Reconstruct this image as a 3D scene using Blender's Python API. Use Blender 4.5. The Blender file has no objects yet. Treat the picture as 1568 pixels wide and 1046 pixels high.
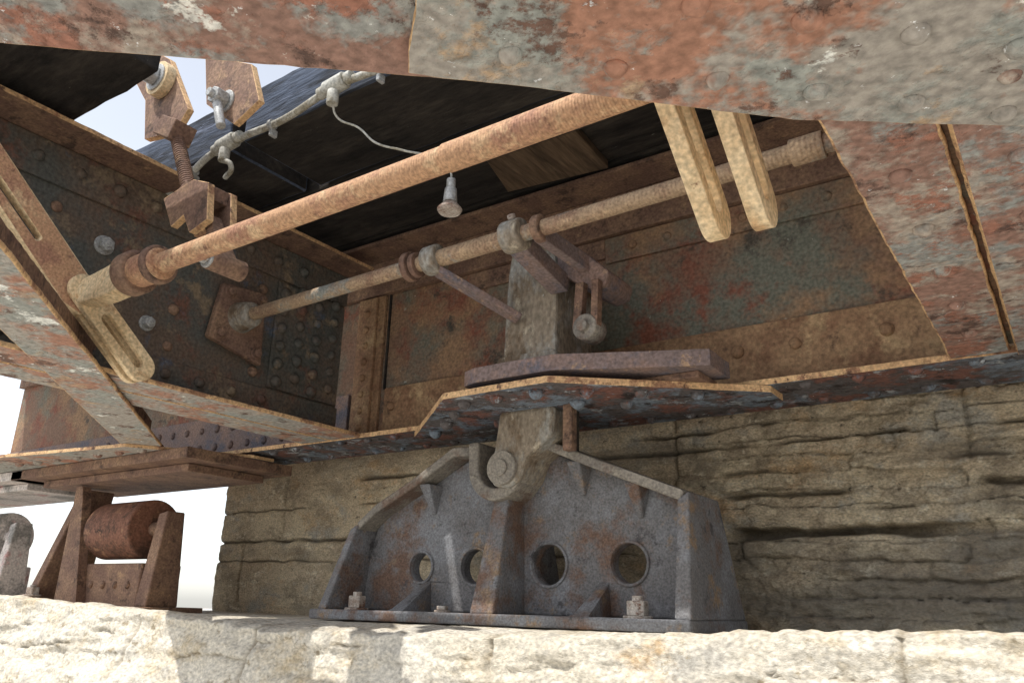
import bpy, bmesh, math, random
from mathutils import Vector, Matrix, noise
random.seed(7)
sc=bpy.context.scene
COL=sc.collection
# World axes: +X along the main girder, +Y across the abutment (away from the viewer), +Z up, metres.

# ---------------------------------------------------------------- materials
def lin(h,g=1,sat=1):
    h=h.lstrip('#'); r=[]
    for i in (0,2,4):
        c=int(h[i:i+2],16)/255
        r.append(g*(c/12.92 if c<=.04045 else ((c+.055)/1.055)**2.4))
    y=.3*r[0]+.55*r[1]+.15*r[2]
    r=[min(.85,y+(c-y)*sat) for c in r]
    return (r[0],r[1],r[2],1)
_seed=[0]
def mottled(name, base, patches, rough=.8, bump=.4, bscale=60, stretch=(1,1,1), specks=None, metal=0, wave=None, attr=None, bdist=.004, spec=.3, gain=1.4, flake=None, sat=.85):
    m=bpy.data.materials.new(name); m.use_nodes=True
    nt=m.node_tree; N=nt.nodes; L=nt.links
    bs=N['Principled BSDF']; bs.inputs['Roughness'].default_value=rough; bs.inputs['Metallic'].default_value=metal
    bs.inputs['Specular IOR Level'].default_value=spec
    tc=N.new('ShaderNodeTexCoord'); mp=N.new('ShaderNodeMapping'); mp.inputs['Scale'].default_value=stretch
    L.new(tc.outputs['Object'],mp.inputs['Vector'])
    _seed[0]+=1
    rgb=N.new('ShaderNodeRGB'); rgb.outputs[0].default_value=lin(base,gain,sat); cur=rgb.outputs[0]
    k=0; heights=[]
    for (c,s,th,soft) in patches+([(q[0],q[1],q[2],.015) for q in specks] if specks else []):
        k+=1
        of=N.new('ShaderNodeVectorMath'); of.operation='ADD'; of.inputs[1].default_value=(_seed[0]*1.37+k*2.9,k*5.3,_seed[0]*.71)
        L.new(mp.outputs[0],of.inputs[0])
        no=N.new('ShaderNodeTexNoise'); no.inputs['Scale'].default_value=s; no.inputs['Detail'].default_value=6; no.inputs['Roughness'].default_value=.72
        L.new(of.outputs[0],no.inputs['Vector'])
        r=N.new('ShaderNodeValToRGB'); r.color_ramp.elements[0].position=max(0,th-soft); r.color_ramp.elements[1].position=min(1,th+soft)
        L.new(no.outputs['Fac'],r.inputs[0])
        mx=N.new('ShaderNodeMix'); mx.data_type='RGBA'
        L.new(r.outputs[0],mx.inputs[0]); L.new(cur,mx.inputs[6]); mx.inputs[7].default_value=lin(c,gain,sat)
        cur=mx.outputs[2]
        if flake and soft<=.05: heights.append(r.outputs[0])
    no=N.new('ShaderNodeTexNoise'); no.inputs['Scale'].default_value=bscale*1.7; no.inputs['Detail'].default_value=3; L.new(mp.outputs[0],no.inputs['Vector'])
    mr=N.new('ShaderNodeMapRange'); mr.inputs[1].default_value=.3; mr.inputs[2].default_value=.7; mr.inputs[3].default_value=.65; mr.inputs[4].default_value=1.25
    L.new(no.outputs['Fac'],mr.inputs[0])
    hv=N.new('ShaderNodeHueSaturation'); L.new(mr.outputs[0],hv.inputs['Value']); L.new(cur,hv.inputs['Color']); cur=hv.outputs[0]
    if attr:
        for q in range(0,len(attr),2):
            at=N.new('ShaderNodeAttribute'); at.attribute_name=attr[q]
            mx=N.new('ShaderNodeMix'); mx.data_type='RGBA'
            L.new(at.outputs['Fac'],mx.inputs[0]); L.new(cur,mx.inputs[6]); mx.inputs[7].default_value=lin(attr[q+1]); cur=mx.outputs[2]
    L.new(cur,bs.inputs['Base Color'])
    n1=N.new('ShaderNodeTexNoise'); n1.inputs['Scale'].default_value=bscale; n1.inputs['Detail'].default_value=5; n1.inputs['Roughness'].default_value=.7
    L.new(mp.outputs[0],n1.inputs['Vector']); h=n1.outputs['Fac']
    n2=N.new('ShaderNodeTexNoise'); n2.inputs['Scale'].default_value=bscale*.18; n2.inputs['Detail'].default_value=2; L.new(mp.outputs[0],n2.inputs['Vector'])
    ad=N.new('ShaderNodeMath'); ad.operation='ADD'; L.new(h,ad.inputs[0]); L.new(n2.outputs['Fac'],ad.inputs[1]); h=ad.outputs[0]
    for hh in heights[:4]:
        ad=N.new('ShaderNodeMath'); ad.operation='MULTIPLY_ADD'; L.new(hh,ad.inputs[0]); ad.inputs[1].default_value=flake; L.new(h,ad.inputs[2]); h=ad.outputs[0]
    if wave:
        wv=N.new('ShaderNodeTexWave'); wv.bands_direction='X'; wv.inputs['Scale'].default_value=wave; wv.inputs['Distortion'].default_value=1.5; wv.inputs['Detail'].default_value=3
        L.new(tc.outputs['Object'],wv.inputs['Vector'])
        ad=N.new('ShaderNodeMath'); ad.operation='MULTIPLY_ADD'; L.new(wv.outputs['Fac'],ad.inputs[0]); ad.inputs[1].default_value=.5; L.new(h,ad.inputs[2]); h=ad.outputs[0]
    bp=N.new('ShaderNodeBump'); bp.inputs['Strength'].default_value=bump; bp.inputs['Distance'].default_value=bdist
    L.new(h,bp.inputs['Height']); L.new(bp.outputs[0],bs.inputs['Normal'])
    return m

M={}
M['under']=mottled('rusty_flaking_underside','#876454',[('#97897a',6,.53,.04),('#85857f',4,.56,.03),('#93604a',8,.57,.03),('#5a4238',10,.60,.03),('#c9c5bb',9,.655,.02)],bump=.9,bscale=45,flake=.6,specks=[('#dcdad2',42,.675)],gain=1.35,sat=.8)
M['under_grey']=mottled('grey_flaking_underside','#8f877c',[('#97684f',3.2,.54,.03),('#85877f',6,.54,.04),('#a38767',7,.61,.04),('#664a3c',11,.61,.03),('#cfcdc4',7,.645,.02)],bump=.9,bscale=40,flake=.6,specks=[('#e2e0d8',40,.67)],gain=1.4,sat=.8)
M['rivet_grey']=mottled('rivet_scale','#8f867a',[('#876655',14,.52,.05),('#b0ada4',20,.61,.04)],bump=.8,bscale=80,gain=1.25)
M['dark_under']=mottled('dark_scaled_flange','#544e4d',[('#724a3e',9,.54,.04),('#68737e',8,.54,.04),('#93979a',13,.60,.02),('#2e2624',12,.60,.04)],bump=1,bscale=45,flake=.6,specks=[('#d0d0ca',46,.68)],gain=1.35,sat=.85)
M['web']=mottled('girder_web_paint','#745743',[('#646456',2.6,.52,.07),('#7a4834',4,.57,.05),('#8a6a4a',3.4,.57,.07),('#463f36',6,.62,.04),('#96998c',16,.70,.03)],bump=.5,bscale=60,flake=.3,specks=[('#c8c0aa',46,.72)],gain=1.35,sat=.85)
M['dusty']=mottled('dusty_angle','#92714e',[('#7d5a3e',4,.52,.07),('#a88a60',6,.58,.06),('#5e4634',9,.64,.04)],bump=.5,bscale=60,gain=1.25)
M['web_left']=mottled('dark_web_paint','#615143',[('#50504a',3,.5,.07),('#6c4838',5,.59,.05),('#505a6a',5,.64,.05),('#7c6a52',8,.61,.05)],bump=.5,bscale=60,flake=.3,specks=[('#c0c8c2',42,.715)],gain=1.2)
M['edge']=mottled('lit_rust_edge','#b68f60',[('#c29c6a',8,.5,.08),('#8b6446',14,.56,.04),('#5a4032',18,.62,.03)],bump=.6,bscale=80,gain=1.3,sat=.85)  # rusty plate edges, with their warm lit rim painted into the colour
M['ochre']=mottled('ochre_rusted_rod','#b3855a',[('#9e6e50',9,.54,.06),('#c39e70',14,.59,.05),('#835a42',22,.63,.04)],bump=.5,bscale=90,wave=55,rough=.8,gain=1.2,sat=.8)
M['rod']=mottled('tan_rusted_pipe','#9a8062',[('#83654e',8,.53,.07),('#83857d',5,.58,.05),('#ae906c',18,.6,.05)],bump=.5,bscale=90,wave=30,rough=.8,gain=1.25,sat=.85)
M['link']=mottled('cream_ochre_paint','#c7a97a',[('#d2b98e',8,.5,.08),('#b28c5e',14,.62,.05),('#8e6648',22,.67,.03)],bump=.25,bscale=70,rough=.7,gain=1.2,sat=.85)
M['brown']=mottled('brown_rust','#705444',[('#84664e',8,.52,.07),('#523f34',12,.59,.05),('#987856',16,.64,.05)],bump=.6,bscale=70,gain=1.25)
M['brownpurple']=mottled('purple_brown_iron','#705f5a',[('#83685a',6,.54,.07),('#5b575e',8,.58,.05),('#9a7c5e',18,.64,.04)],bump=.5,bscale=70,gain=1.3)
M['post']=mottled('lichened_post','#7f7260',[('#8c8a82',9,.53,.06),('#66543f',8,.57,.06),('#a0947e',22,.61,.04)],bump=1,bscale=55,stretch=(1,1,.6),specks=[('#c8c8c0',60,.69)],gain=1.3)
M['iron']=mottled('weathered_cast_iron','#6a6868',[('#7a7b7e',5,.52,.07),('#6b5548',4,.56,.05),('#85705a',8,.61,.04),('#4a4849',12,.62,.04)],bump=1,bscale=100,specks=[('#a5a095',60,.72)],bdist=.0035,gain=1.15,sat=.95)
M['iron_dusty']=mottled('dusty_cast_iron','#736c63',[('#877f72',6,.5,.08),('#6b5648',7,.58,.05),('#968c7a',10,.64,.04)],bump=.9,bscale=80,specks=[('#4c4a4c',70,.70)],gain=1.2)
M['nut']=mottled('rusted_nut','#8a7a6c',[('#a8a096',20,.5,.08),('#6a4a38',25,.58,.05)],bump=.5,bscale=120,rough=.6)
M['galv']=mottled('galvanised_metal','#a8a8a5',[('#8f8c84',20,.56,.06),('#8a6a4c',30,.66,.03)],bump=.2,bscale=100,rough=.45,metal=.2,gain=1.1)
M['conduit']=mottled('grey_white_conduit','#b2b0a5',[('#8e8672',12,.56,.06)],bump=.2,bscale=90,rough=.6,gain=1.05)
M['tar']=mottled('tarred_timber','#2e2924',[('#423b33',6,.55,.08),('#1a1714',8,.56,.06)],bump=1,bscale=40,stretch=(.25,1,1),specks=[('#7d7a6e',50,.70)],rough=.9,bdist=.008,gain=1)
M['skylit_wood']=mottled('skylit_weathered_timber','#4a5568',[('#2a2e36',7,.52,.07),('#76819a',12,.62,.05)],bump=1,bscale=40,stretch=(.2,1,1.5),rough=.9,bdist=.008,gain=1)  # weathered timber side; the blue is skylight put into its colour
M['plank']=mottled('worn_plank','#6e5840',[('#4a3a2a',10,.52,.06),('#7c664c',14,.6,.06)],bump=.8,bscale=60,stretch=(1,.12,1),gain=.95)
M['roller']=mottled('rusty_roller','#744c38',[('#4d3528',9,.54,.07),('#946a4a',14,.6,.05),('#2a2018',18,.64,.04)],bump=1,bscale=60,gain=1.3)
M['white']=mottled('sunlit_pale_steel','#c9beb6',[('#b77c78',5,.6,.05),('#8a8680',4,.55,.05)],bump=.2,gain=1.0)  # sunlit look of the farther bearing painted in as a pale colour
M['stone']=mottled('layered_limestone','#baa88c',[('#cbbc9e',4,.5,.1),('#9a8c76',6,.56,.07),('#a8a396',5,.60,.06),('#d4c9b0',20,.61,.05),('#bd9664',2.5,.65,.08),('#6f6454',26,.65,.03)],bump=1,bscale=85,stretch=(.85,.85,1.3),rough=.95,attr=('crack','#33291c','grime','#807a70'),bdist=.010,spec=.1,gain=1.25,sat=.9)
M['ledge']=mottled('pale_limestone','#d2c8b4',[('#dad2c2',3,.5,.1),('#c4b08c',5,.6,.08),('#b8b2a6',7,.60,.07),('#c29c66',3,.67,.06),('#a89a80',24,.63,.04)],bump=.9,bscale=60,stretch=(.8,.8,1.2),rough=.95,attr=('crack','#7d6e55'),bdist=.008,spec=.1,gain=.95,sat=.9)
M['ground']=mottled('dry_gravel','#cdc9c0',[('#d6d1c8',1.5,.5,.1),('#aaa598',3,.6,.08)],bump=1,bscale=20,rough=1,bdist=.02,spec=.1,gain=.9)

# ---------------------------------------------------------------- builders
def group(name):
    e=bpy.data.objects.new(name,None); COL.objects.link(e); e.empty_display_size=.1; return e
def finish(bm,par,name,mats,bevel=0,smooth=False,segs=2):
    me=bpy.data.meshes.new(name); bmesh.ops.recalc_face_normals(bm,faces=bm.faces); bm.to_mesh(me); bm.free()
    o=bpy.data.objects.new(name,me); COL.objects.link(o)
    two=isinstance(mats,(list,tuple)) and len(mats)>1
    for m in (mats if isinstance(mats,(list,tuple)) else [mats]): me.materials.append(M[m])
    if par: o.parent=par
    if smooth:
        for p in me.polygons: p.use_smooth=True
    if bevel:
        b=o.modifiers.new('b','BEVEL'); b.width=bevel; b.segments=segs; b.limit_method='ANGLE'; b.angle_limit=math.radians(35)
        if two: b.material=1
    return o
def ax3(axis,a,b,c):
    return {'x':(c,a,b),'y':(a,c,b),'z':(a,b,c)}[axis]
def rag(poly,step=.018,amp=.0026):
    """slightly uneven, corroded outline"""
    out=[]
    n=len(poly)
    for i in range(n):
        a=Vector(poly[i]);b=Vector(poly[(i+1)%n]);L=(b-a).length;k=max(1,int(L/step))
        nn=Vector((-(b-a).y,(b-a).x)).normalized()
        for j in range(k):
            p=a.lerp(b,j/k)
            if j: p=p+nn*(amp*noise.noise(Vector((p.x*9,p.y*9,3)))+amp*.8*noise.noise(Vector((p.x*50,p.y*50,8))))
            out.append((p.x,p.y))
    return out
def prism(par,name,poly,axis,c0,c1,mats,holes=(),bevel=.002,ragged=False):
    bm=bmesh.new(); edges=[]
    if ragged: poly=rag(poly)
    for loop in [poly]+list(holes):
        vs=[bm.verts.new(ax3(axis,p[0],p[1],c0)) for p in loop]
        for i in range(len(vs)): edges.append(bm.edges.new((vs[i],vs[(i+1)%len(vs)])))
    r=bmesh.ops.triangle_fill(bm,use_beauty=True,edges=edges)
    fs=[g for g in r['geom'] if isinstance(g,bmesh.types.BMFace)]
    ex=bmesh.ops.extrude_face_region(bm,geom=fs)
    nv=[g for g in ex['geom'] if isinstance(g,bmesh.types.BMVert)]
    d=Vector(ax3(axis,0,0,c1-c0)); bmesh.ops.translate(bm,verts=nv,vec=d)
    i='xyz'.index(axis)
    bm.normal_update()
    two=isinstance(mats,(list,tuple)) and len(mats)>1
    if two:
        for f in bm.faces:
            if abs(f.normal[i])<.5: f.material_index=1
    return finish(bm,par,name,mats,bevel)
def box(par,name,x0,x1,y0,y1,z0,z1,mats,bevel=.003):
    bm=bmesh.new(); bmesh.ops.create_cube(bm,size=1)
    for v in bm.verts: v.co=Vector(((x0+x1)/2+v.co.x*(x1-x0),(y0+y1)/2+v.co.y*(y1-y0),(z0+z1)/2+v.co.z*(z1-z0)))
    return finish(bm,par,name,mats,bevel)
def bar(par,name,p0,p1,w,h,mats,bevel=.003,up=(0,0,1)):
    p0=Vector(p0);p1=Vector(p1);d=(p1-p0);l=d.length;d.normalize()
    s=d.cross(Vector(up)).normalized(); u=s.cross(d)
    bm=bmesh.new(); bmesh.ops.create_cube(bm,size=1); c=(p0+p1)/2
    for v in bm.verts: v.co=c+d*v.co.x*l+s*v.co.y*w+u*v.co.z*h
    return finish(bm,par,name,mats,bevel)
def cyl(par,name,p0,p1,r,mat,r2=None,seg=28,bevel=.002):
    p0=Vector(p0);p1=Vector(p1);d=p1-p0
    bm=bmesh.new(); bmesh.ops.create_cone(bm,cap_ends=True,segments=seg,radius1=r,radius2=r if r2 is None else r2,depth=d.length)
    q=d.to_track_quat('Z','Y').to_matrix().to_4x4(); bmesh.ops.transform(bm,matrix=Matrix.Translation((p0+p1)/2)@q,verts=bm.verts)
    o=finish(bm,par,name,mat,bevel)
    if seg>8:
        for p in o.data.polygons: p.use_smooth=len(p.vertices)==4
    return o
def tube(par,name,pts,r,mat,rough=0):
    cu=bpy.data.curves.new(name,'CURVE'); cu.dimensions='3D'; cu.bevel_depth=r; cu.bevel_resolution=5; cu.use_fill_caps=True; cu.resolution_u=10
    sp=cu.splines.new('BEZIER'); sp.bezier_points.add(len(pts)-1)
    for b,p in zip(sp.bezier_points,pts):
        b.co=p; b.handle_left_type='AUTO'; b.handle_right_type='AUTO'
    o=bpy.data.objects.new(name,cu); COL.objects.link(o); cu.materials.append(M[mat]); o.parent=par; return o
def hexnut(par,name,p,n,r,h,mat='nut'):
    p=Vector(p);n=Vector(n).normalized()
    cyl(par,name+'_washer',p-n*.002,p+n*.006,r*1.35,mat,seg=20)
    cyl(par,name,p+n*.006,p+n*(.006+h),r,mat,seg=6,bevel=.003)
    cyl(par,name+'_stud',p+n*.006,p+n*(h*1.5),r*.5,mat,seg=14)
def rivets(par,name,pts,n,r,mat,ht=.8):
    bm=bmesh.new(); n=Vector(n).normalized(); q=n.to_track_quat('Z','Y').to_matrix().to_4x4()
    for p in pts:
        rr=r*random.uniform(.88,1.1)
        t=bmesh.ops.create_icosphere(bm,subdivisions=3,radius=rr)
        for v in t['verts']:
            z=v.co.z; v.co.z=max(0,z)*ht
            v.co.z-=.001
            v.co+=Vector((1,1,1))*.0016*noise.noise((v.co+Vector(p))*80)
        bmesh.ops.transform(bm,matrix=Matrix.Translation(Vector(p))@q,verts=t['verts'])
    return finish(bm,par,name,mat,0,True)
def circ(cx,cy,r,n=28): return [(cx+r*math.cos(2*math.pi*i/n),cy+r*math.sin(2*math.pi*i/n)) for i in range(n)]
def capsule(a,b,r,n=12):
    a=Vector(a);b=Vector(b);t=math.atan2(b.y-a.y,b.x-a.x);o=[]
    for i in range(n+1):
        g=t-math.pi/2+math.pi*i/n; o.append((b.x+r*math.cos(g),b.y+r*math.sin(g)))
    for i in range(n+1):
        g=t+math.pi/2+math.pi*i/n; o.append((a.x+r*math.cos(g),a.y+r*math.sin(g)))
    return o
def hexa(par,name,bot,top,mats,bevel=.006):
    bm=bmesh.new(); vb=[bm.verts.new(p) for p in bot]; vt=[bm.verts.new(p) for p in top]
    bm.faces.new(vb); bm.faces.new(vt)
    n=len(vb)
    for i in range(n): bm.faces.new((vb[i],vb[(i+1)%n],vt[(i+1)%n],vt[i]))
    return finish(bm,par,name,mats,bevel)
def F(x,y,z,o=6,h=.9): return noise.fractal(Vector((x,y,z)),h,2.1,o)
def lerp(xs,x):
    if x<=xs[0][0]: return xs[0][1]
    for (a,va),(b,vb) in zip(xs,xs[1:]):
        if x<=b: return va+(vb-va)*(x-a)/(b-a)
    return xs[-1][1]

# ---------------------------------------------------------------- ground
bm=bmesh.new(); bmesh.ops.create_grid(bm,x_segments=60,y_segments=60,size=150)
for v in bm.verts: v.co.z=-1.6
g=finish(bm,None,'ground','ground')

# ---------------------------------------------------------------- stone wall
def sm(a,b,x):
    t=min(1,max(0,(x-a)/(b-a))); return t*t*(3-2*t)
def stone_wall():
    x0,x1,z0,z1=-2.08,2.6,-.12,.9
    nx,nz=800,230
    bm=bmesh.new(); la=[];lb=[]
    vs=[]
    cracks=[(.52,.005,.034,-3,3),(.655,.005,.02,-3,3),(.435,.005,.03,.3,3),(.36,.006,.036,.45,3),(.30,.004,.022,.6,3),(.575,.004,.024,.2,3),
            (.27,.004,.022,-3,-.3),(.41,.003,.012,-3,-1.0),(.18,.003,.012,-3,.3),(.12,.004,.014,.2,3),(.05,.004,.014,.7,3)]
    vj=[(-1.63,.27,.55),(-1.18,.0,.27),(-.75,.27,.55),(-.2,-.1,.27),(.34,.27,.66),(1.22,.43,.66),(-1.9,.0,.27)]
    for j in range(nz+1):
        for i in range(nx+1):
            x=x0+(x1-x0)*i/nx; z=z0+(z1-z0)*j/nz
            right=sm(.2,.7,x)
            d=.016*F(x*1.6,z*5,1,5)+.012*F(x*6,z*14,4,4)+.009*F(x*24,z*34,9,3)
            st=z*19+.35*F(x*1.3,z*2,15,3)+.22*F(x*9,z*3,19,3); fl=math.floor(st); fr=st-fl
            bx=x*(1.6+.5*math.sin(fl*2.1))+fl*.37+.03*F(z*20,fl,3,2); bf=math.floor(bx); bfr=bx-bf
            lay=noise.noise(Vector((fl*3.13+.3,bf*2.77+.4,.5)))+.5*noise.noise(Vector((fl*3.1,x*1.3+fl*.7,.5)))
            d+=.024*lay*(.25+right)
            d*=(.45+.75*right)
            zz=z+.010*F(x*1.4,0,3,3)+.007*F(x*9,z*3,6,3)
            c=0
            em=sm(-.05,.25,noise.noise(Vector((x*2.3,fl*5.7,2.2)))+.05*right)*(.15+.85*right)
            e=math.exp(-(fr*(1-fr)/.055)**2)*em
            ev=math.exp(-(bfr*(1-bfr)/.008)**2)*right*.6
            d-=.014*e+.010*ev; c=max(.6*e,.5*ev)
            for (zc,w,dep,xa,xb) in cracks:
                mk=sm(xa-.1,xa+.1,x)*(1-sm(xb-.1,xb+.1,x))*sm(-.2,.2,F(x*2.2,zc*30,7,3)+.08)
                if mk<=0: continue
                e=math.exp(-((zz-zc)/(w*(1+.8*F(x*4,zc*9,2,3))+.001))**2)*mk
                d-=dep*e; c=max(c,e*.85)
            for (xc,za,zb) in vj:
                if za-.01<zz<zb+.01 and abs(x-xc)<.06:
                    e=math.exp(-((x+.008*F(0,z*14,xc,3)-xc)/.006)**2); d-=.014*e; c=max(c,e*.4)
            top=.250+.010*F(x*3,1,5,4)+.006*F(x*12,4,5,3); bot=.225+.016*F(x*3,8,5,4)
            mk=sm(.50,.56,x)*(1-.75*sm(1.0,1.25,x))
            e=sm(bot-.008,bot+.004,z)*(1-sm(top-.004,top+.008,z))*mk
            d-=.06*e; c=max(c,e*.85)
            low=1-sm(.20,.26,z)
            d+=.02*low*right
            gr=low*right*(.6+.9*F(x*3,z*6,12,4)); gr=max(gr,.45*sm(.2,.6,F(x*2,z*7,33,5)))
            vs.append(bm.verts.new((x,.5-d,z))); la.append(c); lb.append(min(.75,max(0,gr)))
    for j in range(nz):
        for i in range(nx):
            k=j*(nx+1)+i; bm.faces.new((vs[k],vs[k+1],vs[k+nx+2],vs[k+nx+1]))
    b0=[bm.verts.new((x0,3.5,z0)),bm.verts.new((x0,3.5,z1))]
    la+= [0,0]; lb+=[0,0]
    bm.faces.new([b0[0]]+[vs[j*(nx+1)] for j in range(nz+1)]+[b0[1]])
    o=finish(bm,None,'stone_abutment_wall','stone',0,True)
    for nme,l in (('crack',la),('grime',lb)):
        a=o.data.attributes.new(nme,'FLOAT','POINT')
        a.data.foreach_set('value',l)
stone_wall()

def stone_ledge():
    x0,x1=-6,2.6; nx=800
    topz=[(-6,.01),(-2.1,.0),(-1.15,-.035),(-.55,-.068),(.27,-.058),(.82,-.035),(1.34,-.012),(3,.0)]
    prof=[('t',y) for y in (.62,.4,.2,.05,-.1,-.2,-.28)]+[('t',-.28-.17*i/14) for i in range(1,14)]
    prof+=[('f',0-.36*i/60) for i in range(0,61)]+[('f',-.36-1.3*i/30) for i in range(1,31)]
    bm=bmesh.new(); la=[]; vs=[]
    for (k,val) in prof:
        for i in range(nx+1):
            x=x0+(x1-x0)*i/nx
            tz=lerp(topz,x)+.007*F(x*7,2,1,5)+.006*F(x*25,5,1,3)
            jx=min(abs(x+.012*F(0,val*4,jj,2)-jj) for jj in (-3.3,-2.2,-1.16,-.57,.265,1.15,2.1))
            je=math.exp(-(jx/.005)**2)
            if k=='t':
                e=sm(-.2,-.42,val)
                z=(-.05)*(1-e)+tz*e+.004*F(x*9,val*9,3,4)-.004*je*e-.012*sm(-.40,-.455,val)
                p=(x,val,z)
            else:
                z=tz-.012+val
                cr=max(math.exp(-((z+.40+.01*F(x*2,0,9,3))/.008)**2),math.exp(-((z+.85)/.01)**2),math.exp(-((z+1.25)/.01)**2))
                st=z*16+.8*F(x*1.5,z*2,55,3); fl=math.floor(st)
                d=.022*F(x*2.5,z*6,21,4)+.012*F(x*7,z*18,24,3)+.005*F(x*22,z*50,27,3)+.016*noise.noise(Vector((fl*3.7,x*1.7,4)))
                cw=math.exp(-((z+.105+.02*F(x*3,0,44,3)+.006*F(x*20,0,4,2))/.003)**2)*sm(0,.25,F(x*2,5,71,3))
                cw=max(cw,math.exp(-((z+.16+.02*F(x*2.4,3,44,3)+.006*F(x*17,0,4,2))/.003)**2)*sm(0,.25,F(x*2,9,71,3)))
                d-=.014*cw
                p=(x,-.44-d*sm(.01,-.03,val)-.12*sm(0,-.35,val)+.010*je+.02*cr,z); je=max(je*.8,cr,cw*.8)
            vs.append(bm.verts.new(p)); la.append(je*.7)
    n=len(prof)
    for j in range(n-1):
        for i in range(nx):
            k=j*(nx+1)+i; bm.faces.new((vs[k],vs[k+nx+1],vs[k+nx+2],vs[k+1]))
    o=finish(bm,None,'stone_ledge','ledge',0,True)
    a=o.data.attributes.new('crack','FLOAT','POINT'); a.data.foreach_set('value',la)
stone_ledge()

# ---------------------------------------------------------------- main girder
G=group('steel_girder')
H=.57
box(G,'web_plate',-3.6,1.37,.10,.112,.60,1.30,'web')
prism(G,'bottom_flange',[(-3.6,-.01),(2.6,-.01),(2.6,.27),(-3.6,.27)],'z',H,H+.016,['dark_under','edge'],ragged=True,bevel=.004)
box(G,'bottom_angle_leg',-.64,2.6,.084,.0985,H+.016,.775,'dusty')
box(G,'bottom_angle_leg_left',-3.6,-.83,.084,.0985,H+.016,.775,'brownpurple')
box(G,'top_angle_leg',-3.6,2.6,.07,.0985,1.16,1.30,'brown')
prism(G,'top_flange',[(-3.6,-.06),(2.6,-.06),(2.6,.27),(-3.6,.27)],'z',1.302,1.316,['brown','brown'])
box(G,'lap_plate',.30,1.36,.088,.0985,1.07,1.158,'web')
box(G,'splice_plate',-.26,.30,.088,.0985,1.09,1.158,'brown')
box(G,'web_plate_right',1.384,2.6,.10,.112,.60,1.30,'web')
box(G,'connection_angle',-.76,-.67,.082,.0985,.60,1.158,'dusty')
box(G,'seam_strip',-.655,-.648,.090,.0985,.775,1.158,'tar',0)
box(G,'stiffener',-.795,-.70,.066,.0815,H+.017,1.15,'dusty')
rv=[(x,.084,.70) for x in (-.60,-.35,-.1,.2,.45,.72,.88,1.11,1.34)]
rivets(G,'bottom_rivets',rv,(0,-1,0),.019,'dusty',1)
rivets(G,'angle_rivets',[(-.745,.066,z) for z in [.63+.065*i for i in range(8)]],(0,-1,0),.015,'dusty',1)
rivets(G,'lap_rivets',[(x,.088,1.115) for x in [.40+.12*i for i in range(8)]],(0,-1,0),.014,'web')
rivets(G,'left_web_rivets',[(x,.084,z) for x in [-3.4+.11*i for i in range(23)] for z in (.64,.72)],(0,-1,0),.018,'brownpurple')
rivets(G,'flange_rivets',[(x,y,H) for x in [-1.3+.13*i for i in range(26)] for y in (.03,.21)],(0,0,-1),.018,'dark_under')

# ---------------------------------------------------------------- cross girders
def cross_girder(name,xw,w,y0,y1,fl,wm,ed,zb=.573):
    g=group(name)
    box(g,'web',xw-.006,xw+.006,y0,y1,zb+.016,1.22,wm)
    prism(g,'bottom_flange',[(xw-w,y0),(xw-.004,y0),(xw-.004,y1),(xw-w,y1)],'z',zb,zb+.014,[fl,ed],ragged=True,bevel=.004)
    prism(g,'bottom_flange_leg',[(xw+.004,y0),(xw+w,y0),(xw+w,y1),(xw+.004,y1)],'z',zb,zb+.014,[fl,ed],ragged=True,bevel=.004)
    box(g,'bottom_angle_a',xw+.0065,xw+.018,y0,y1,zb+.015,zb+.12,wm)
    box(g,'bottom_angle_b',xw-.018,xw-.0065,y0,y1,zb+.015,zb+.12,wm)
    box(g,'top_angle_a',xw+.0065,xw+.018,y0,y1,1.10,1.219,wm)
    prism(g,'top_flange',[(xw-w,y0),(xw+w,y0),(xw+w,y1),(xw-w,y1)],'z',1.221,1.234,['brown','edge'],ragged=True)
    return g
cg=cross_girder('cross_girder',-.80,.15,-3.2,-.012,'under_grey','web_left','edge')
rivets(cg,'web_rivets',[(-.782,y,.65) for y in [-2.4+.12*i for i in range(18)]]+[(-.782,y,1.16) for y in [-2.4+.12*i for i in range(19)]]
   ,(1,0,0),.019,'web_left',1)
box(cg,'end_angle',-.7935,-.782,-.34,-.02,.70,1.09,'web_left')
rivets(cg,'end_rivets',[(-.782,y,.725+.065*i+(.03 if k%2 else 0)) for k,y in enumerate((-.31,-.23,-.15,-.07)) for i in range(6)],(1,0,0),.021,'web_left',1)
hexnut(cg,'bolt',(-.793,-.97,.98),(1,0,0),.022,.02,'galv')
hexnut(cg,'bolt_b',(-.793,-.80,.79),(1,0,0),.018,.02,'galv')
rivets(cg,'mid_rivets',[(-.794,y,z) for y in (-1.45,-1.3,-1.12,-.72,-.40) for z in (.74,.86,1.04)],(1,0,0),.018,'brown')
cg2=cross_girder('cross_girder',1.376,.126,-3.2,-.012,'under','web','edge')
prism(cg2,'outer_flange_plate',[(1.384,-3.2),(1.62,-3.2),(1.62,-.02),(1.384,-.02)],'z',.560,.572,['under','edge'])
rivets(cg2,'flange_rivets',[(x,y,z) for y in [-1.15+.19*i for i in range(6)] for (x,z) in ((1.31,.573),(1.45,.560))],(0,0,-1),.015,'under',.9)

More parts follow.
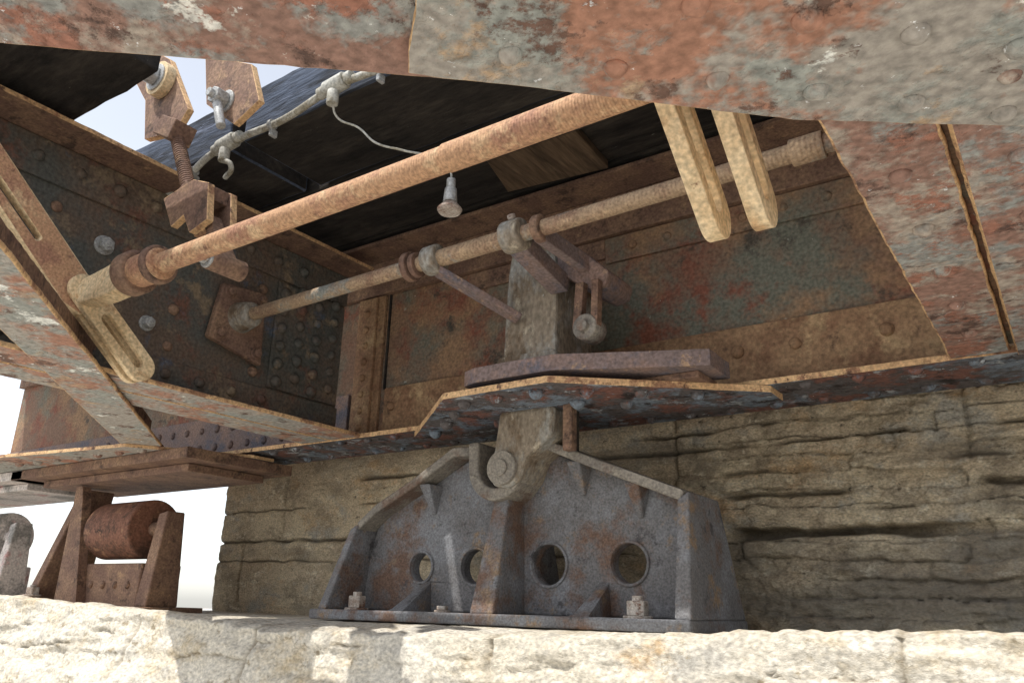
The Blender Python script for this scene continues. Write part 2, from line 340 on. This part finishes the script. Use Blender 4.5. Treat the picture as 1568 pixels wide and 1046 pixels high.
# ---------------------------------------------------------------- gusset plates and braces
gp=group('gusset_plate')
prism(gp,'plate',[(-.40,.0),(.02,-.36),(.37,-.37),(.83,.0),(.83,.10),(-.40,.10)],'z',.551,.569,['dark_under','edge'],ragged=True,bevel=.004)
rivets(gp,'rivets',[(.05,-.30,.551),(.17,-.31,.551),(.30,-.31,.551),(.42,-.25,.551),(.54,-.17,.551),(.66,-.08,.551),(-.05,-.22,.551),(-.16,-.12,.551),(-.28,-.03,.551),(.45,-.08,.551),(.34,-.16,.551),(.0,-.05,.551)],(0,0,-1),.021,'dark_under',1.1)
prism(gp,'cap_block',[(.07,-.33),(.12,-.35),(.37,-.35),(.74,-.19),(.74,-.05),(.07,-.05)],'z',.588,.632,['brownpurple','brownpurple'],bevel=.006,ragged=True)
box(gp,'filler',.10,.70,-.17,-.04,.5695,.587,'brown')
gp2=group('gusset_plate')
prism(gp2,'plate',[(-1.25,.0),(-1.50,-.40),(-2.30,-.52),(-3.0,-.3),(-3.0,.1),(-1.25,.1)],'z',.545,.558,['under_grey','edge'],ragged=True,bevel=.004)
rivets(gp2,'rivets',[(-1.5-.14*i,-.33-.01*i,.545) for i in range(7)]+[(-1.45-.14*i,-.2,.545) for i in range(8)],(0,0,-1),.018,'rivet_grey')
lb=group('lateral_brace')
def strip(par,name,a,b,w0,w1,z0,z1,mats,bevel=.002):
    a=Vector(a).to_3d();b=Vector(b).to_3d();dd=(b-a).normalized();nn=Vector((dd.y,-dd.x,0))
    P=[a+nn*w0,b+nn*w0,b+nn*w1,a+nn*w1]
    return prism(par,name,[(p.x,p.y) for p in P],'z',z0,z1,mats,ragged=True,bevel=bevel)
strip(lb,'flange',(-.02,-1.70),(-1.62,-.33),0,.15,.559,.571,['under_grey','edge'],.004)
strip(lb,'stem',(-.02,-1.70),(-1.62,-.33),.07,.08,.588,.68,['brown','brown'])
nb=group('lateral_brace')
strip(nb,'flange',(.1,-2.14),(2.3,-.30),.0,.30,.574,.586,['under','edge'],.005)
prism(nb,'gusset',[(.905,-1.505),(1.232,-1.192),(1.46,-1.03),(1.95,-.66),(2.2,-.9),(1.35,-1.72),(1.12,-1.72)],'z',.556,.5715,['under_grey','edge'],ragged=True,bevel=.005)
bd=Vector((.73,.68,0)).normalized(); bn=Vector((bd.y,-bd.x,0))
pts=[]
for i in range(9):
    for w in (.055,.16):
        p=Vector((.98,-1.43,0))+bd*(.115*i+(.05 if w>.1 else 0))+bn*w
        if .95<p.x<1.9: pts.append((p.x,p.y,.556))
rivets(nb,'rivets',pts,(0,0,-1),.0145,'under_grey',.9)
strip(nb,'stem',(.1,-2.14),(2.3,-.30),.15,.16,.587,.70,['brown','brown'])

# ---------------------------------------------------------------- timber deck
dk=group('timber_deck')
def timber(name,x0,x1,y0,y1,z0,z1,mat,side=None):
    bm=bmesh.new(); nx=max(8,int((x1-x0)/.05))
    bmesh.ops.create_cube(bm,size=1)
    bmesh.ops.subdivide_edges(bm,edges=[e for e in bm.edges if abs((e.verts[0].co-e.verts[1].co).x)>.5],cuts=nx)
    for v in bm.verts:
        v.co=Vector(((x0+x1)/2+v.co.x*(x1-x0),(y0+y1)/2+v.co.y*(y1-y0),(z0+z1)/2+v.co.z*(z1-z0)))
        v.co.y+=.006*F(v.co.x*6,v.co.y*3,v.co.z*9,3); v.co.z+=.005*F(v.co.x*5,v.co.y*7,2,3)
    bm.normal_update()
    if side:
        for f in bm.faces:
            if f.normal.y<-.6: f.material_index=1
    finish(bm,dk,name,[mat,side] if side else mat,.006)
timber('stringer_a_west',-3.6,-.545,-.78,-.46,1.325,1.50,'tar','skylit_wood')  # gap to the next stringer added so a patch of sun falls through
timber('stringer_a',-.475,2.6,-.78,-.46,1.325,1.50,'tar','skylit_wood')
timber('stringer_b',-3.6,2.6,-.44,-.08,1.33,1.50,'tar')
timber('stringer_c',-3.6,2.6,-.06,.34,1.335,1.50,'tar')
timber('stringer_d',-3.6,2.6,.36,.70,1.33,1.50,'tar')
timber('edge_plank',-.95,-.31,-1.75,-1.155,1.27,1.36,'tar')
prism(dk,'worn_board',[(.13,-.38),(.43,-.35),(.41,-.09),(.06,-.13)],'z',1.30,1.326,['plank','plank'])
box(dk,'cross_bearer',-.02,1.3,-.42,-.36,1.27,1.3,'tar')

# ---------------------------------------------------------------- post
ps=group('support_post')
prism(ps,'column',[(.155,.632),(.335,.632),(.335,.93),(.325,1.0),(.18,1.0),(.168,.93)],'y',-.27,-.06,'post',bevel=.01,ragged=True)
prism(ps,'column_base',[(.145,.633),(.345,.633),(.338,.672),(.152,.672)],'y',-.285,-.05,'post',bevel=.008)
prism(ps,'bearing_arm',[(.336,.99),(.40,.965),(.50,.87),(.49,.83),(.45,.82),(.336,.90)],'y',-.27,-.12,'brownpurple',bevel=.008)
prism(ps,'hook_strap',[(.415,.84),(.44,.84),(.43,.71),(.405,.71)],'y',-.30,-.275,'brown')
prism(ps,'hook_strap_b',[(.465,.84),(.485,.84),(.48,.71),(.46,.71)],'y',-.30,-.275,'brown')
cyl(ps,'hook_boss',(.443,-.305,.710),(.443,-.24,.710),.036,'iron_dusty',bevel=.005)
cyl(ps,'hook_boss_pin',(.443,-.32,.710),(.443,-.304,.710),.016,'iron_dusty')
prism(ps,'lower_link',[(.065,.553),(.255,.553),(.25,.47),(.165,.41),(.14,.35),(.10,.325),(.05,.335),(.025,.38),(.05,.44)],'y',-.15,.0,'post',bevel=.01)
cyl(ps,'eye',(.085,-.163,.385),(.085,-.03,.385),.050,'iron_dusty')
cyl(ps,'pin',(.085,-.170,.385),(.085,-.162,.385),.024,'iron_dusty')
box(ps,'side_bar',.285,.315,-.15,-.12,.42,.551,'brown')
box(ps,'side_bar_b',.272,.283,-.10,-.05,.42,.551,'tar')

# ---------------------------------------------------------------- pedestal
pd=group('bearing_pedestal')
Z0=-.046
web=[(-.575,Z0+.03),(-.555,.12),(-.52,.245),(-.46,.295),(-.30,.37),(-.14,.445),(.17,.445),(.36,.375),(.60,.28),(.635,Z0+.03)]
prism(pd,'web_plate',web,'y',-.022,.022,'iron',holes=[circ(-.315,.117,.043),circ(-.10,.118,.050),circ(.165,.121,.056),circ(.42,.123,.052)],bevel=.006)
for nme,(cx,cz,r) in {'hole_rim_a':(-.315,.117,.043),'hole_rim_b':(-.10,.118,.050),'hole_rim_c':(.165,.121,.056),'hole_rim_d':(.42,.123,.052)}.items():
    prism(pd,nme,circ(cx,cz,r+.010),'y',-.028,-.0215,'iron',holes=[circ(cx,cz,r+.001)],bevel=.003)
box(pd,'base_plate',-.62,.66,-.20,.20,Z0,Z0+.030,'iron',.006)
def flange(name,pts,y0,y1,t,mat='iron_dusty'):
    lo=[(x,z-t) for x,z in pts][::-1]
    prism(pd,name,pts+lo,'y',y0,y1,mat,bevel=.006)
flange('flange_left',[(-.562,.20),(-.535,.262),(-.46,.315),(-.30,.39),(-.145,.475),(-.06,.47)],-.10,.10,.03)
flange('flange_right',[(.12,.47),(.175,.478),(.36,.40),(.615,.298)],-.10,.10,.03)
hexa(pd,'end_rib_right',[(.615,-.185,Z0+.029),(.66,-.19,Z0+.029),(.66,.19,Z0+.029),(.615,.185,Z0+.029)],[(.600,-.105,.275),(.632,-.105,.295),(.632,.105,.295),(.600,.105,.275)],'iron')
hexa(pd,'end_rib_left',[(-.60,-.185,Z0+.029),(-.56,-.19,Z0+.029),(-.56,.19,Z0+.029),(-.60,.185,Z0+.029)],[(-.565,-.105,.235),(-.53,-.105,.255),(-.53,.105,.255),(-.565,.105,.235)],'iron')
for s,nm in ((-1,'front'),(1,'back')):
    hexa(pd,'centre_rib_'+nm,[(.015,s*.195,Z0+.029),(.095,s*.195,Z0+.029),(.085,s*.02,Z0+.029),(.025,s*.02,Z0+.029)],[(.028,s*.10,.335),(.075,s*.10,.335),(.075,s*.02,.335),(.028,s*.02,.335)],'iron')
    for k,x in enumerate((-.285,.345)):
        hexa(pd,'foot_rib_%s_%d'%(nm,k),[(x-.035,s*.175,Z0+.029),(x+.035,s*.175,Z0+.029),(x+.02,s*.02,Z0+.029),(x-.02,s*.02,Z0+.029)],[(x-.012,s*.165,Z0+.034),(x+.012,s*.165,Z0+.034),(x+.014,s*.02,.075),(x-.014,s*.02,.075)],'iron',.004)
    for k,(x,z) in enumerate(((-.27,.37),(.28,.40),(.46,.33))):
        hexa(pd,'flange_gusset_%s_%d'%(nm,k),[(x-.008,s*.02,z-.09),(x+.008,s*.02,z-.09),(x+.008,s*.028,z-.09),(x-.008,s*.028,z-.09)],[(x-.03,s*.02,z+.0),(x+.03,s*.02,z+.0),(x+.022,s*.085,z+.0),(x-.022,s*.085,z+.0)],'iron',.004)
def usaddle():
    c=(.045,.395); n=18; pts=[(c[0]-.105,.475),(c[0]-.065,.475)]
    for i in range(n+1):
        a=math.pi+math.pi*i/n; pts.append((c[0]+.062*math.cos(a),c[1]+.062*math.sin(a)))
    pts+=[(c[0]+.065,.465),(c[0]+.115,.475)]
    for i in range(n+1):
        a=2*math.pi-math.pi*i/n; pts.append((c[0]+.10*math.cos(a),c[1]+.10*math.sin(a)))
    prism(pd,'saddle',pts,'y',-.135,.135,'iron_dusty',bevel=.008)
usaddle()
hexnut(pd,'anchor_nut_left',(-.49,-.12,Z0+.03),(0,0,1),.028,.036)
hexnut(pd,'anchor_nut_right',(.49,-.12,Z0+.03),(0,0,1),.028,.036)
hexnut(pd,'anchor_nut_mid',(-.14,-.12,Z0+.03),(0,0,1),.018,.012)

# ---------------------------------------------------------------- roller bearings
def roller(dx,body,rl):
    g=group('roller_bearing')
    X=lambda x:x+dx
    hexa(g,'frame_left',[(X(-2.42),-.22,-.02),(X(-2.36),-.22,-.02),(X(-2.36),.02,-.02),(X(-2.42),.02,-.02)],[(X(-2.27),-.14,.46),(X(-2.225),-.14,.46),(X(-2.225),.0,.46),(X(-2.27),.0,.46)],body)
    prism(g,'frame_plate',[(X(-2.20),-.03),(X(-2.02),-.03),(X(-2.12),.40),(X(-2.14),.46),(X(-2.19),.46)],'y',-.2,-.16,body)
    hexa(g,'frame_right',[(X(-1.65),-.17,-.03),(X(-1.57),-.17,-.03),(X(-1.57),-.03,-.03),(X(-1.65),-.03,-.03)],[(X(-1.64),-.13,.33),(X(-1.58),-.13,.34),(X(-1.58),-.05,.34),(X(-1.64),-.05,.33)],body)
    cyl(g,'roller',(X(-2.07),-.08,.275),(X(-1.73),-.08,.275),.120,rl,seg=40,bevel=.008)
    cyl(g,'roller_axle',(X(-2.20),-.08,.275),(X(-1.63),-.08,.275),.03,body)
    box(g,'bed_block',X(-2.08),X(-1.655),-.16,.02,-.04,.135,body,.008)
    box(g,'base_plate',X(-2.55),X(-1.53),-.24,.06,-.06,-.03,body)
    box(g,'sole_plate',X(-2.45),X(-1.35),-.22,.14,.47,.50,body)
    box(g,'sole_plate_upper',X(-2.6),X(-1.25),-.30,.2,.502,.543,body)
    hexnut(g,'anchor_nut',(X(-2.36),-.215,.0),(0,0,1),.028,.03)
    rivets(g,'bed_rivets',[(X(-2.0+.09*i),-.16,.05) for i in range(4)],(0,-1,0),.016,body)
roller(0,'brown','roller')
roller(-1.25,'white','white')

# ---------------------------------------------------------------- rod 1
r1=group('operating_rod')
cyl(r1,'shaft',(-.26,-1.10,.745),(1.06,-1.10,.750),.0245,'ochre',seg=40)
cyl(r1,'sleeve',(.62,-1.10,.7488),(1.06,-1.10,.750),.0265,'ochre',seg=40)
cyl(r1,'socket',(-.345,-1.10,.744),(-.235,-1.10,.745),.039,'ochre',seg=36,bevel=.006)
cyl(r1,'socket_collar',(-.37,-1.10,.744),(-.325,-1.10,.745),.054,'brown',seg=36,bevel=.006)
cyl(r1,'socket_lip',(-.262,-1.10,.7445),(-.24,-1.10,.745),.047,'brown',seg=36,bevel=.005)
prism(r1,'fork_plate',[(-.36,.79),(-.45,.775),(-.555,.765),(-.555,.70),(-.45,.695),(-.36,.70)],'y',-1.125,-1.075,'link',bevel=.006)
cyl(r1,'far_socket',(1.03,-1.10,.750),(1.13,-1.10,.750),.036,'brown',seg=30)
# ---------------------------------------------------------------- lever and links
lv=group('slotted_lever')
prism(lv,'arm',[(-1.66,1.20),(-1.60,1.26),(-1.08,.775),(-1.06,.72),(-1.10,.68),(-1.15,.70)],'x',-.605,-.575,['ochre','link'],holes=[capsule((-1.42,1.01),(-1.24,.845),.009)],bevel=.004)
for k,x in enumerate((-.600,-.562)):
    prism(lv,'link_plate_%d'%k,capsule((-1.11,.745),(-.925,.585),.038),'x',x-.009,x+.009,'link',holes=[capsule((-1.04,.684),(-.937,.595),.015)],bevel=.003)
cyl(lv,'pivot_boss',(-.612,-1.10,.735),(-.535,-1.10,.735),.030,'link')
cyl(lv,'pivot_pin',(-.536,-1.10,.735),(-.525,-1.10,.735),.018,'link')
tube(lv,'cotter_wire',[(-.527,-1.085,.755),(-.515,-1.06,.745),(-.517,-1.055,.72),(-.52,-1.085,.712),(-.512,-1.11,.72)],.0018,'galv')
lk=group('slotted_link')
for k,x in enumerate((1.035,1.110)):
    prism(lk,'plate_%d'%k,capsule((-1.18,.82),(-.930,.600),.042),'x',x-.014,x+.014,'link',holes=[capsule((-1.12,.768),(-.945,.613),.017)],bevel=.003)
cyl(lk,'cross_pin',(1.01,-1.16,.795),(1.14,-1.16,.795),.016,'brown')

# ---------------------------------------------------------------- rod 2
r2=group('operating_rod')
A=Vector((-.79,-.50,.895)); B=Vector((1.34,-.46,.955))
def on(x): return A+(B-A)*((x-A.x)/(B.x-A.x))
cyl(r2,'pipe',A,B,.0215,'rod',seg=36)
cyl(r2,'sleeve',on(.08),on(.34),.0245,'rod',seg=36)
cyl(r2,'coupling_ring',on(-.03),on(-.010),.043,'brown',seg=36)
cyl(r2,'coupling_ring_b',on(-.005),on(.012),.036,'brown',seg=36)
cyl(r2,'collar',on(.04),on(.09),.042,'post',seg=36,bevel=.006)
cyl(r2,'clamp_ring',on(.305),on(.365),.044,'post',seg=36,bevel=.006)
cyl(r2,'clamp_ring_b',on(.40),on(.425),.037,'brown',seg=36,bevel=.005)
cyl(r2,'end_coupling',on(1.05),on(1.12),.030,'rod',seg=30)
bar(r2,'clamp_arm',on(.335)+Vector((0,.0,-.01)),(.345,-.26,.86),.055,.05,'brownpurple')
bar(r2,'clamp_arm_b',on(.41)+Vector((0,0,-.01)),(.43,-.22,.90),.03,.045,'brownpurple')
bar(r2,'strut',on(.07)+Vector((0,.01,-.03)),(.225,-.29,.775),.05,.018,'brownpurple')
hexnut(r2,'clamp_nut',on(.335)+Vector((0,-.01,.038)),(0,-.6,1),.012,.014)
prism(r2,'bearing_plate',[(-.61,.80),(-.58,.995),(-.41,1.01),(-.395,.755)],'x',-.781,-.755,'brown',bevel=.006)
cyl(r2,'bearing_hub',(-.775,-.50,.895),(-.69,-.50,.897),.056,'post',r2=.040,seg=32,bevel=.006)
for k,(y,z) in enumerate(((-.575,.82),(-.555,.97),(-.43,.98),(-.425,.79))): hexnut(r2,'bearing_bolt_%d'%k,(-.755,y,z),(1,0,0),.015,.014,'brown')

# ---------------------------------------------------------------- hanger
hg=group('adjustable_hanger')
yh=-.95
prism(hg,'strap',[(-.86,1.62),(-.76,1.66),(-.62,1.56),(-.47,1.33),(-.52,1.27),(-.68,1.30),(-.72,1.45)],'y',yh-.02,yh+.0,['brown','edge'])
cyl(hg,'strap_boss',(-.62,yh-.05,1.475),(-.62,yh-.02,1.475),.055,'link')
hexnut(hg,'strap_nut',(-.62,yh-.05,1.475),(0,-1,0),.032,.03,'galv')
prism(hg,'side_plate',[(-.50,1.55),(-.26,1.42),(-.20,1.28),(-.30,1.24),(-.45,1.36)],'y',yh+.02,yh+.04,['brown','edge'])
hexnut(hg,'side_nut',(-.35,yh+.02,1.33),(0,-1,0),.026,.04,'galv')
cyl(hg,'side_bolt',(-.36,yh-.01,1.34),(-.31,yh-.01,1.22),.013,'galv')
cyl(hg,'threaded_rod',(-.565,yh,1.32),(-.41,yh,1.03),.0185,'brown')
for i in range(30):
    t=i/29; p=Vector((-.55,yh,1.292)).lerp(Vector((-.43,yh,1.067)),t); q=(Vector((-.42,yh,1.05))-Vector((-.56,yh,1.31))).normalized()
    cyl(hg,'thread_%d'%i,p,p+q*.004,.0200,'brown',seg=18,bevel=0)
bar(hg,'lock_block',(-.60,yh,1.32),(-.51,yh,1.27),.07,.06,'brown')
bar(hg,'rod_nut',(-.425,yh,1.06),(-.40,yh,1.02),.06,.055,'brown')
cl=[(-.47,1.03),(-.34,1.05),(-.27,1.02),(-.25,.91),(-.32,.89),(-.36,.95),(-.41,.93)]
prism(hg,'clevis_front',cl,'y',yh-.045,yh-.025,['brown','edge'])
prism(hg,'clevis_back',cl,'y',yh+.025,yh+.045,['brown','edge'])
prism(hg,'clevis_bridge',[(-.46,1.03),(-.34,1.048),(-.275,1.02),(-.28,.985),(-.45,1.0)],'y',yh-.0245,yh+.0245,'brown')
bar(hg,'drop_link',(-.30,yh,.94),(-.20,yh,.79),.04,.03,'brown')
cyl(hg,'drop_pin',(-.21,yh-.05,.79),(-.21,yh+.05,.79),.026,'brown')
hexnut(hg,'drop_nut',(-.21,yh-.05,.79),(0,-1,0),.018,.018,'galv')

# ---------------------------------------------------------------- conduit + lamp
cd=group('electrical_conduit')
yc=-.808
tube(cd,'pipe',[(-1.2,yc,1.22),(-.9,yc,1.22),(-.72,yc,1.24),(-.60,yc,1.295),(-.45,yc,1.31),(-.25,yc,1.305),(-.04,yc,1.335),(.12,yc,1.325),(.30,yc,1.315),(.8,yc,1.32)],.0105,'conduit')
def fitting(x,z):
    cyl(cd,'fitting_body',(x-.035,yc-.004,z-.003),(x+.04,yc-.004,z+.004),.023,'conduit',bevel=.005)
    cyl(cd,'fitting_collar_a',(x-.06,yc-.004,z-.006),(x-.036,yc-.004,z-.003),.017,'conduit')
    cyl(cd,'fitting_collar_b',(x+.041,yc-.004,z+.004),(x+.065,yc-.004,z+.006),.017,'conduit')
    cyl(cd,'fitting_outlet',(x,yc-.008,z-.02),(x,yc-.008,z-.062),.016,'conduit')
fitting(-.50,1.308); fitting(-.04,1.335)
for x,z in ((-.30,1.305),(.12,1.325),(-.66,1.265)):
    cyl(cd,'clip',(x-.006,yc,z),(x+.006,yc,z),.016,'galv')
    box(cd,'clip_tab',x-.006,x+.006,yc-.004,yc+.02,z-.035,z-.012,'galv')
tube(cd,'loop',[(-.5,yc-.008,1.25),(-.47,yc,1.225),(-.52,yc+.02,1.21)],.008,'conduit')
tube(cd,'drop_cable',[(-.04,yc-.008,1.28),(-.045,-.79,1.25),(-.003,-.75,1.225),(.05,-.73,1.17),(.12,-.70,1.14),(.18,-.63,1.13),(.205,-.60,1.10),(.21,-.60,1.07)],.003,'conduit')
hl=group('pendant_sensor')
cyl(hl,'stem',(.21,-.60,1.075),(.21,-.60,1.045),.012,'galv')
cyl(hl,'body',(.21,-.60,1.046),(.21,-.60,1.005),.016,'galv',r2=.019)
cyl(hl,'shade',(.21,-.60,1.004),(.21,-.60,.985),.018,'nut',r2=.034)
cyl(hl,'rim',(.21,-.60,.986),(.21,-.60,.975),.034,'nut',r2=.028)

# ---------------------------------------------------------------- light
sv=Vector((-.22,-.40,.89)).normalized()
su=bpy.data.lights.new('sun','SUN'); su.energy=4.6; su.angle=math.radians(.5); su.color=(1,.965,.91)
so=bpy.data.objects.new('sun',su); COL.objects.link(so); so.rotation_euler=sv.to_track_quat('Z','Y').to_euler()
w=bpy.data.worlds.new('World'); sc.world=w; w.use_nodes=True
sk=w.node_tree.nodes.new('ShaderNodeTexSky'); sk.sky_type='NISHITA'; sk.sun_disc=False
sk.dust_density=1; sk.ozone_density=1
sk.sun_elevation=math.asin(sv.z); sk.sun_rotation=math.atan2(sv.x,sv.y)
bg=w.node_tree.nodes['Background']; bg.inputs[1].default_value=.15
sky_fill=w.node_tree.nodes.new('ShaderNodeHueSaturation'); sky_fill.inputs['Saturation'].default_value=.35; sky_fill.inputs['Value'].default_value=1.8   # sky paled and brightened to add fill light
w.node_tree.links.new(sk.outputs[0],sky_fill.inputs['Color']); w.node_tree.links.new(sky_fill.outputs[0],bg.inputs[0])
sc.view_settings.view_transform='Standard'; sc.view_settings.look='None'; sc.view_settings.exposure=0

# ---------------------------------------------------------------- camera
phi=math.radians(35);th=math.radians(18.35);ro=math.radians(1.5)
f=Vector((-math.sin(phi)*math.cos(th),math.cos(phi)*math.cos(th),math.sin(th)))
r0=Vector((math.cos(phi),math.sin(phi),0));u0=r0.cross(f)
R=math.cos(ro)*r0+math.sin(ro)*u0;U=-math.sin(ro)*r0+math.cos(ro)*u0
cam=bpy.data.cameras.new('camera'); cam.lens=28.24; cam.sensor_width=36; cam.clip_end=1000; cam.clip_start=.02
co=bpy.data.objects.new('camera',cam); COL.objects.link(co)
m=Matrix((R,U,-f)).transposed().to_4x4(); m.translation=Vector((1.434,-2.048,0)); co.matrix_world=m
sc.camera=co
